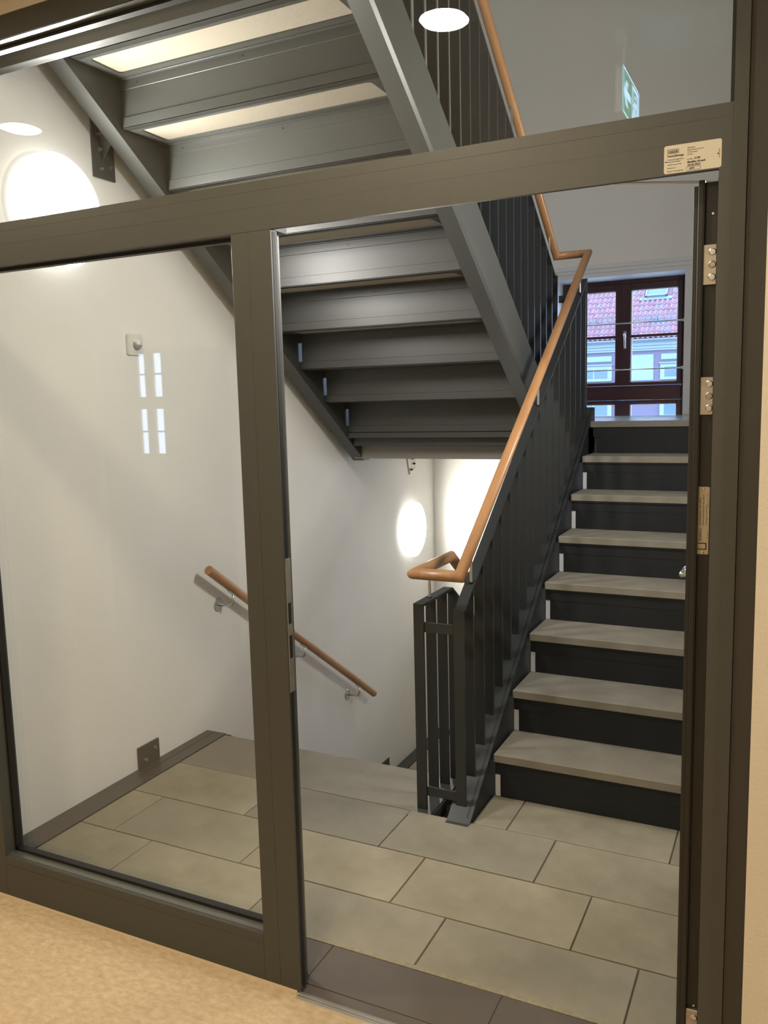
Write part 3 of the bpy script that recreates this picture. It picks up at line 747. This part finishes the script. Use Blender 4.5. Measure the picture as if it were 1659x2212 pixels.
# ================================================================== BALUSTRADES
T = 0.010
def flat_top(bm, x0, x1, pts, th):
    """pts: (y,z) of the top surface"""
    up = pts; lo = [(y, z - th) for y, z in pts]
    A = [bm.verts.new((x0, y, z)) for y, z in up]; B = [bm.verts.new((x1, y, z)) for y, z in up]
    C = [bm.verts.new((x0, y, z)) for y, z in lo]; D = [bm.verts.new((x1, y, z)) for y, z in lo]
    n = len(up)
    for i in range(n - 1):
        bm.faces.new((A[i], A[i + 1], B[i + 1], B[i])); bm.faces.new((C[i], D[i], D[i + 1], C[i + 1]))
        bm.faces.new((A[i], C[i], C[i + 1], A[i + 1])); bm.faces.new((B[i], B[i + 1], D[i + 1], D[i]))
    bm.faces.new((A[0], B[0], D[0], C[0])); bm.faces.new((A[-1], C[-1], D[-1], B[-1]))
    return bm
# right guard
RX0, RX1 = -1.1205, -1.0800
rg = thing('balustrade', (-1.10, 1.09, 0), 'dark flat bar balustrade rising along the upward flight', 'balustrade')
def rz(y): return .815 + S * (y - 1.113)
put('top_rail', flat_top(bmesh.new(), RX0, RX1, [(1.086, .800), (1.113, .815), (3.108, rz(3.108))], .010), M['guard'], rg)
put('end_post', bx(bmesh.new(), RX0, RX1, 1.085, 1.095, .0, .806, .001), M['guard'], rg, origin=(-1.1, 1.09, 0))
put('end_post', bx(bmesh.new(), RX0, RX1, 3.098, 3.108, 1.40, rz(3.1) - .004, .001), M['guard'], rg, origin=(-1.1, 3.1, 1.4))
bal = bmesh.new(); yb = 1.196
y0, y1 = yb - .005, yb + .005
loft(bal, [(RX0 + .001, y0, str_z(y0) + .001), (RX1 - .001, y0, str_z(y0) + .001), (RX1 - .001, y1, str_z(y1) + .001), (RX0 + .001, y1, str_z(y1) + .001)],
     [(RX0 + .001, y0, rz(y0) - .009), (RX1 - .001, y0, rz(y0) - .009), (RX1 - .001, y1, rz(y1) - .009), (RX0 + .001, y1, rz(y1) - .009)])
b0 = put('baluster', bal, M['guard'], rg, origin=(-1.1, yb, str_z(yb)))
for i in range(1, 17):
    b = link('baluster', b0.data, None, rg); b.location = b0.location + Vector((0, .1171 * i, .1171 * S * i))
for z0, z1 in ((.709, .748), (.056, .094)):
    box('cross_bar', -1.240, RX0, 1.086, 1.094, z0, z1, M['guard'], rg, .001)
for z0, z1 in ((2.112, 2.152),):
    box('cross_bar', -1.242, RX0, 3.099, 3.107, z0, z1, M['guard'], rg, .001)
box('cross_bar', -1.242, RX0, 3.099, 3.107, 1.50, 1.54, M['guard'], rg, .001)
# lower guard
LX0, LX1 = -1.2805, -1.2400
lg = thing('balustrade', (-1.26, 1.09, 0), 'dark flat bar balustrade turning down beside the downward flight', 'balustrade')
def lz(y): return .818 if y < 1.39 else .818 - S * (y - 1.39)
put('top_rail', flat_top(bmesh.new(), LX0, LX1, [(1.080, .818), (1.39, .818), (2.85, lz(2.85))], .010), M['guard'], lg)
def ltop(y): return 0.0 if y < 1.375 else -S * (y - 1.375)
for i in range(0, 13):
    y = 1.085 + .1171 * i
    a, c = y - .005, y + .005
    bm = bmesh.new()
    zb = -.003 if i == 0 else (ltop(y) if i > 2 else .045 - .045)
    zb = max(zb, -1.07)
    loft(bm, [(LX0, a, zb), (LX1, a, zb), (LX1, c, zb), (LX0, c, zb)], [(LX0, a, lz(a) - .009), (LX1, a, lz(a) - .009), (LX1, c, lz(c) - .009), (LX0, c, lz(c) - .009)])
    put('baluster' if i else 'end_post', bm, M['guard'], lg, origin=(-1.26, y, zb))
# upper guard
ug = thing('balustrade', (-1.26, 3.07, 1.64), 'dark flat bar balustrade climbing beside the overhead flight', 'balustrade')
def uz(y): return 2.264 + S * (3.016 - y)
put('top_rail', flat_top(bmesh.new(), LX0, LX1, [(.62, uz(.62)), (3.016, 2.264), (3.073, 2.262)], .010), M['guard'], ug)
put('end_post', bx(bmesh.new(), LX0, LX1, 3.064, 3.074, 1.34, 2.256, .001), M['guard'], ug, origin=(-1.26, 3.07, 1.4))
def ub(y): return 1.636 + S * (2.681 - y)
yb = 2.952
y0, y1 = yb - .005, yb + .005
bal = bmesh.new()
loft(bal, [(LX0 + .001, y0, ub(y0) + .001), (LX1 - .001, y0, ub(y0) + .001), (LX1 - .001, y1, ub(y1) + .001), (LX0 + .001, y1, ub(y1) + .001)],
     [(LX0 + .001, y0, uz(y0) - .009), (LX1 - .001, y0, uz(y0) - .009), (LX1 - .001, y1, uz(y1) - .009), (LX0 + .001, y1, uz(y1) - .009)])
b0 = put('baluster', bal, M['guard'], ug, origin=(-1.26, yb, ub(yb)))
for i in range(1, 20):
    b = link('baluster', b0.data, None, ug); b.location = b0.location + Vector((0, -.1171 * i, .1171 * S * i))

# ================================================================== WOODEN HANDRAILS
hr = thing('handrail', (-1.18, 1.05, .94), 'continuous round beech handrail turning at both ends of the balustrades', 'handrail')
path = [(-1.26, .62, 2.374 + .716 * (3.115 - .62)), (-1.26, 3.115, 2.374), (-1.082, 3.115, 2.374), (-1.082, 1.055, .940), (-1.26, 1.055, .940), (-1.26, 1.425, .940), (-1.26, 2.85, .940 - S * (2.85 - 1.425))]
put('rail', tube(bmesh.new(), path, .0215, 24), M['wood'], hr, smooth=True)
pin_at = [(-1.26, 1.192, .818, .92), (-1.095, 1.212, rz(1.212), 1.035), (-1.092, 2.137, rz(2.137), 1.68), (-1.092, 2.978, rz(2.978), 2.265), (-1.26, 2.967, uz(2.967), 2.465), (-1.26, 2.282, uz(2.282), 2.955), (-1.26, 1.45, uz(1.45), 3.55), (-1.26, 2.1, lz(2.1), .44)]
for x, y, z0, z1 in pin_at:
    pn = put('pin', disc(bmesh.new(), (x, y, z0 - .001), (0, 0, 1), .0055, z1 - z0, 14), M['steel_bright'], hr, 'stainless pin', smooth=False)
    put('collar', disc(bmesh.new(), (x, y, z0 - .001), (0, 0, 1), .010, .004, 16), M['guard'], pn)
# wall handrail
wh = thing('handrail', (XW, 2.2, .2), 'short straight beech handrail on brackets sloping down the white wall', 'handrail')
p0, p1 = Vector((-2.468, 1.375, .812)), Vector((-2.468, 3.045, -.345))
d = (p1 - p0).normalized()
bm = tube(bmesh.new(), [p0, p0 + d * .003, p1 - d * .003, p1], .0225, 24)
put('rail', bm, M['wood'], wh, smooth=False)
for y, z in ((1.557, .648), (2.205, .205), (2.846, -.240)):
    zc = p0.z + (y - p0.y) * d.z / d.y
    b = put('bracket', dome(bmesh.new(), (XW, y - .02, zc - .085), (1, 0, 0), [(.035, 0), (.035, .003), (.033, .005), (0, .005)], 28), M['steel_bright'], wh, 'stainless handrail bracket')
    q0, q1, q2 = Vector((XW, y - .02, zc - .085)), Vector((-2.468, y - .005, zc - .085)), Vector((-2.468, y, zc - .022))
    put('arm', tube(bmesh.new(), [q0] + bend(q0, q1, q2, .022) + [q2], .006, 12), M['steel_bright'], b, smooth=True)
    bm = bmesh.new(); n_ = Vector((0, -d.z, d.y)) * -1
    c = Vector((-2.468, y, zc)) + n_ * .0235
    loft(bm, [c + Vector((s * .009, 0, 0)) + d * t for s, t in ((-1, -.028), (1, -.028), (1, .028), (-1, .028))], [c + n_ * .003 + Vector((s * .009, 0, 0)) + d * t for s, t in ((-1, -.028), (1, -.028), (1, .028), (-1, .028))])
    put('saddle', bm, M['steel_bright'], b)

# ================================================================== LAMPS
def wall_lamp(y, z, r, label, X=None, d=1):
    X = XW if X is None else X
    t = thing('wall_lamp', (X, y, z), label, 'lamp', 'round white wall lamps')
    put('base', dome(bmesh.new(), (X, y, z), (d, 0, 0), [(r * .97, 0), (r * .97, .014), (r, .018), (r, .052), (r * .985, .056), (r * .975, .050)]), M['lamp_side'], t)
    prof = [(r * .974, .050), (r * .94, .0575), (r * .80, .064), (r * .5, .068), (0, .069)]
    put('diffuser', dome(bmesh.new(), (X, y, z), (d, 0, 0), prof), M['lamp'] if z > 1 else M['lamp_low'], t, smooth=True)
wall_lamp(1.40, 2.30, .205, 'round wall lamp above the upward flight, hidden beyond the open door', XR, -1)
wall_lamp(.655, 2.318, .205, 'large round glowing lamp on the wall under the overhead flight')
wall_lamp(3.84, .642, .203, 'round glowing lamp low on the wall near the far corner')
dl = []
DLS = (((-.960, -.585), 'recessed ceiling downlight mirrored above the transom near the wooden handrail'), ((-2.768, -.65), 'recessed ceiling downlight mirrored above the large wall lamp'),
       ((.87, -.585), 'unseen added downlight over the wall beside the partition'), ((-4.58, -.65), 'unseen added downlight farthest along the corridor from the door'),
       ((-.96, -2.2), 'unseen added downlight near the opposite corridor wall'))  # last three are unseen, added for more corridor light
for (x, y), lab in DLS:
    t = thing('downlight', (x, y, 2.676), lab, 'downlight', 'recessed corridor downlights')
    bm = bmesh.new(); dome(bm, (x, y, 2.676), (0, 0, -1), [(.076, 0), (.076, .004), (.069, .005), (.069, .003)]); put('rim', bm, M['lamp_rim'], t)
    bm = bmesh.new(); dome(bm, (x, y, 2.676), (0, 0, -1), [(.0685, .001), (.0685, .0035), (0, .0035)]); put('diffuser', bm, M['down'], t)

# motion sensor
ms = thing('motion_sensor', (XW, 1.052, 1.845), 'square white motion sensor high on the white wall', 'sensor')
bm = bmesh.new(); prism(bm, rounded_rect(1.008, 1.096, 1.801, 1.889, .008), 'X', XW + .0005, XW + .014); put('cover', bm, M['plastic'], ms)
put('lens', dome(bmesh.new(), (XW + .013, 1.056, 1.843), (1, 0, 0), [(.022, 0), (.021, .008), (.016, .016), (.008, .020), (0, .021)], 24), M['lens'], ms, 'grey sensor lens', smooth=True)
bm = bmesh.new(); dome(bm, (XW + .014, 1.056, 1.851), (1, 0, 0), [(.018, .0), (.0175, .010), (.013, .018), (0, .0225)], 24); put('hood', bm, M['plastic'], ms, smooth=True)

# exit sign (real sign hangs in the corridor, mirrored by the transom glass)
ex = thing('exit_sign', (-.5, -1.02, 2.55), 'green glowing emergency exit sign with arrow and running figure mirrored in the transom glass', 'sign')
SX = -.500; y0s, y1s, z0s, z1s = -1.135, -.865, 2.425, 2.555
box('housing', SX - .022, SX - .004, y0s, y1s, z0s, z1s, M['lamp_rim'], ex)
box('ceiling_mount', SX - .03, SX + .005, y0s + .03, y1s - .03, 2.630, 2.676, M['lamp_rim'], ex)
box('hanger', SX - .018, SX - .008, y0s + .08, y1s - .08, z1s, 2.630, M['lamp_rim'], ex)
fp = box('face', SX - .004, SX, y0s, y1s, z0s, z1s, M['sign_green'], ex)
bm = bmesh.new()
def glyph(pts):
    prism(bm, [(y1s - u * (y1s - y0s), z0s + v * (z1s - z0s)) for u, v in pts], 'X', SX + .0001, SX + .001)
glyph([(.06, .5), (.20, .78), (.30, .78), (.20, .58), (.46, .58), (.46, .42), (.20, .42), (.30, .22), (.20, .22)])
glyph([(.58, .05), (.58, .92), (.62, .92), (.62, .05)])
glyph([(.90, .05), (.90, .92), (.96, .92), (.96, .05)])
glyph([(.62, .85), (.62, .92), (.90, .92), (.90, .85)])
glyph([(.72, .70), (.76, .80), (.81, .78), (.80, .68)])
glyph([(.66, .50), (.74, .64), (.80, .64), (.88, .52), (.85, .50), (.80, .56), (.78, .42), (.86, .28), (.84, .08), (.80, .08), (.81, .26), (.73, .36), (.66, .16), (.62, .18), (.70, .44), (.70, .56), (.68, .49)])
for a in ((0, 1, 0, .03), (0, 1, .97, 1), (0, .015, 0, 1), (.985, 1, 0, 1)): glyph([(a[0], a[2]), (a[0], a[3]), (a[1], a[3]), (a[1], a[2])])
put('pictogram', bm, M['sign_white'], fp)

# ================================================================== HOUSE ACROSS THE STREET
K = 2.4; YH = 33.66
def EXx(x): return K * x
def EZz(z): return 1.576 + K * (z - 1.576)
hs = thing('townhouse', (-7.0, YH, -6.0), 'pale house across the street with red pantile roof and white framed windows', 'house')
def hb_(name, x0, x1, z0, z1, y0, y1, m, par=hs, bev=0.0, label=None):
    return box(name, EXx(x0), EXx(x1), YH + y0, YH + y1, EZz(z0), EZz(z1), M[m], par, bev, label)
X0, X1 = -7.0, 1.5
wallm = bmesh.new()
# facade with window openings left as recessed boxes in front
bx(wallm, EXx(X0), EXx(X1), YH, YH + 5.0, -6.0, EZz(2.33))
put('facade', wallm, M['facade'], hs)
for z0, z1, dy in ((2.318, 2.352, .10), (2.352, 2.40, .16), (2.40, 2.452, .24), (2.452, 2.470, .34)):
    hb_('cornice', X0, X1, z0, z1, -dy, .02, 'cornice', bev=.01)
# gutter
bm = bmesh.new()
prof = [(-.34 - .13 * math.sin(math.pi * t / 8) , EZz(2.507) - .02 - .10 * math.sin(math.pi * t / 8)) for t in range(0, 9)]
prism(bm, [(YH - .36, EZz(2.500)), (YH - .50, EZz(2.503)), (YH - .505, EZz(2.485)), (YH - .46, EZz(2.468)), (YH - .38, EZz(2.465)), (YH - .34, EZz(2.480))], 'X', EXx(X0), EXx(X1))
put('gutter', bm, M['gutter'], hs)
per = 1.398
for i in range(-3, 3):
    cx = -1.757 + per * i
    # window bay
    for (zt, zb) in ((2.097, 1.846), (1.640, 1.22)):
        fr_ = hb_('window_frame', cx - .306, cx + .306, zb, zt, -.10, .02, 'cornice', bev=.02)
        hb_('window_hood', cx - .325, cx + .325, zt - .002, zt + .022, -.17, .02, 'cornice', fr_, .02)
        hb_('window_sill', cx - .306, cx + .306, zb - .012, zb + .012, -.15, .02, 'cornice', fr_, .01)
        for a, b in ((cx - .234, cx - .010), (cx + .010, cx + .234)):
            hb_('pane', a, b, zb + .035, zt - .055, -.105, -.09, 'dark_glass', fr_)
    pl = hb_('wall_panel', cx - .30, cx + .30, 2.160, 2.262, -.05, .02, 'cornice', bev=.02)
    hb_('panel_field', cx - .277, cx + .277, 2.180, 2.243, -.052, -.04, 'panel', pl)
    px = cx - per / 2
    for (zt, zb) in ((2.262, 1.826), (1.655, 1.46)):
        pl = hb_('wall_panel', px - .287, px + .287, zb, zt, -.05, .02, 'cornice', bev=.02)
        hb_('panel_field', px - .262, px + .262, zb + .022, zt - .022, -.056, -.04, 'panel', pl)
# roof: felt plane at 45 degrees and rows of pantiles
ze = EZz(2.507); ang = math.radians(43)
rd = Vector((0, math.cos(ang), math.sin(ang))); rn = Vector((0, -math.sin(ang), math.cos(ang)))
E0 = Vector((0, YH - .42, ze))
bm = bmesh.new()
a = [E0 + Vector((EXx(X0), 0, 0)), E0 + Vector((EXx(X1), 0, 0))]
loft(bm, [a[0], a[1], a[1] + rn * -.1, a[0] + rn * -.1], [a[0] + rd * 8, a[1] + rd * 8, a[1] + rd * 8 + rn * -.1, a[0] + rd * 8 + rn * -.1])
put('roof_deck', bm, M['tile_b'], hs)
tw, tl = .1968, .345
def pantile(m, seed):
    rnd = random.Random(seed); bm = bmesh.new(); n = 8; L = tl + .05
    def h(t): # S profile across
        return .052 * max(0.0, math.sin(math.pi * min(1, t / .62))) - .012 * math.sin(math.pi * max(0, (t - .62) / .38))
    rows_ = []
    for s, lift in ((0, .030), (L, .004)):
        top = [bm.verts.new(Vector((t / n * tw * 1.03, 0, 0)) + rd * s + rn * (h(t / n) + lift + .012)) for t in range(n + 1)]
        bot = [bm.verts.new(Vector((t / n * tw * 1.03, 0, 0)) + rd * s + rn * (h(t / n) + lift - .006)) for t in range(n + 1)]
        rows_.append((top, bot))
    (t0, b0_), (t1, b1_) = rows_
    for k in range(n):
        bm.faces.new((t0[k], t0[k + 1], t1[k + 1], t1[k])); bm.faces.new((t0[k], b0_[k], b0_[k + 1], t0[k + 1]))
    bm.faces.new((t0[0], t1[0], b1_[0], b0_[0])); bm.faces.new((t0[n], b0_[n], b1_[n], t1[n]))
    bmesh.ops.recalc_face_normals(bm, faces=bm.faces)
    me = bpy.data.meshes.new('roof_tile'); bm.to_mesh(me); bm.free(); me.materials.append(m)
    return me
TM = [pantile(M[k], i) for i, k in enumerate(('tile_a', 'tile_b', 'tile_c', 'tile_a', 'tile_b'))]
rt = random.Random(3); cnt = 0
skx0, skx1, sk_row = EXx(-2.414), EXx(-2.052), 7
xs0 = EXx(-3.62)
far = bmesh.new()
for row in range(13):
    for c in range(-26, 50):
        x = xs0 + c * tw
        if x < EXx(-5.6) or x > EXx(0.6): continue
        if row >= 7 and row <= 9 and skx0 - .08 < x < skx1 - .02: continue
        p = E0 + rd * (row * tl) + Vector((x, 0, 0))
        if 0 <= c < 25 and row < 12 and cnt < 298:
            o = link('roof_tile', rt.choice(TM), None, hs); o.location = p - BASE[hs] + Vector((0, 0, rt.uniform(-.004, .006))); cnt += 1
        else:
            n0 = len(far.verts); far.from_mesh(TM[0]); far.verts.ensure_lookup_table()
            for v in far.verts[n0:]: v.co += p - BASE[hs]
me = bpy.data.meshes.new('roof_tiling'); far.to_mesh(me); far.free()
o = link('roof_tiling', me, M['tile_a'], hs); o['kind'] = 'stuff'
# snow guard above the first rows
def on_roof(x, s, n): return E0 + Vector((x, 0, 0)) + rd * s + rn * n
sgd = bmesh.new()
for h_ in (.06, .17, .28): tube(sgd, [on_roof(EXx(X0), 1.02, h_), on_roof(EXx(X1), 1.02, h_)], .014, 6)
for k in range(60):
    xx = EXx(-5.6) + k * .245
    if xx > EXx(.5): break
    tube(sgd, [on_roof(xx, 1.02, .02), on_roof(xx, 1.02, .30)], .009, 4)
for xx in (EXx(-2.16), EXx(-3.16), EXx(-4.16), EXx(-1.16)): bx(sgd, xx - .03, xx + .03, YH + .25, YH + .36, ze + .68, ze + .95)
put('snow_guard', sgd, M['snow'], hs)
# roof window
rw = bmesh.new()
def rbox(bm, x0, x1, s0, s1, n0, n1):
    loft(bm, [on_roof(x0, s0, n0), on_roof(x1, s0, n0), on_roof(x1, s0, n1), on_roof(x0, s0, n1)], [on_roof(x0, s1, n0), on_roof(x1, s1, n0), on_roof(x1, s1, n1), on_roof(x0, s1, n1)])
s0_ = 7 * tl + .12
for a in ((skx0, skx0 + .07, s0_, s0_ + 1.1), (skx1 - .07, skx1, s0_, s0_ + 1.1), (skx0, skx1, s0_, s0_ + .08), (skx0, skx1, s0_ + 1.02, s0_ + 1.1)): rbox(rw, a[0], a[1], a[2], a[3], .0, .16)
rwo = put('roof_window', rw, M['snow'], hs)
bm = bmesh.new(); rbox(bm, skx0 - .22, skx1 + .2, s0_ - .16, s0_ + .01, .035, .075); put('lead_apron', bm, M['gutter'], rwo)
bm = bmesh.new(); rbox(bm, skx0 + .07, skx1 - .07, s0_ + .08, s0_ + 1.02, .10, .12); put('pane', bm, M['dark_glass'], rwo)
st_ = structure('ground_street', -60, 60, YF + 0.5, YH + 0.01, -6.3, -6.0, M['slab'], 'street between the two houses')
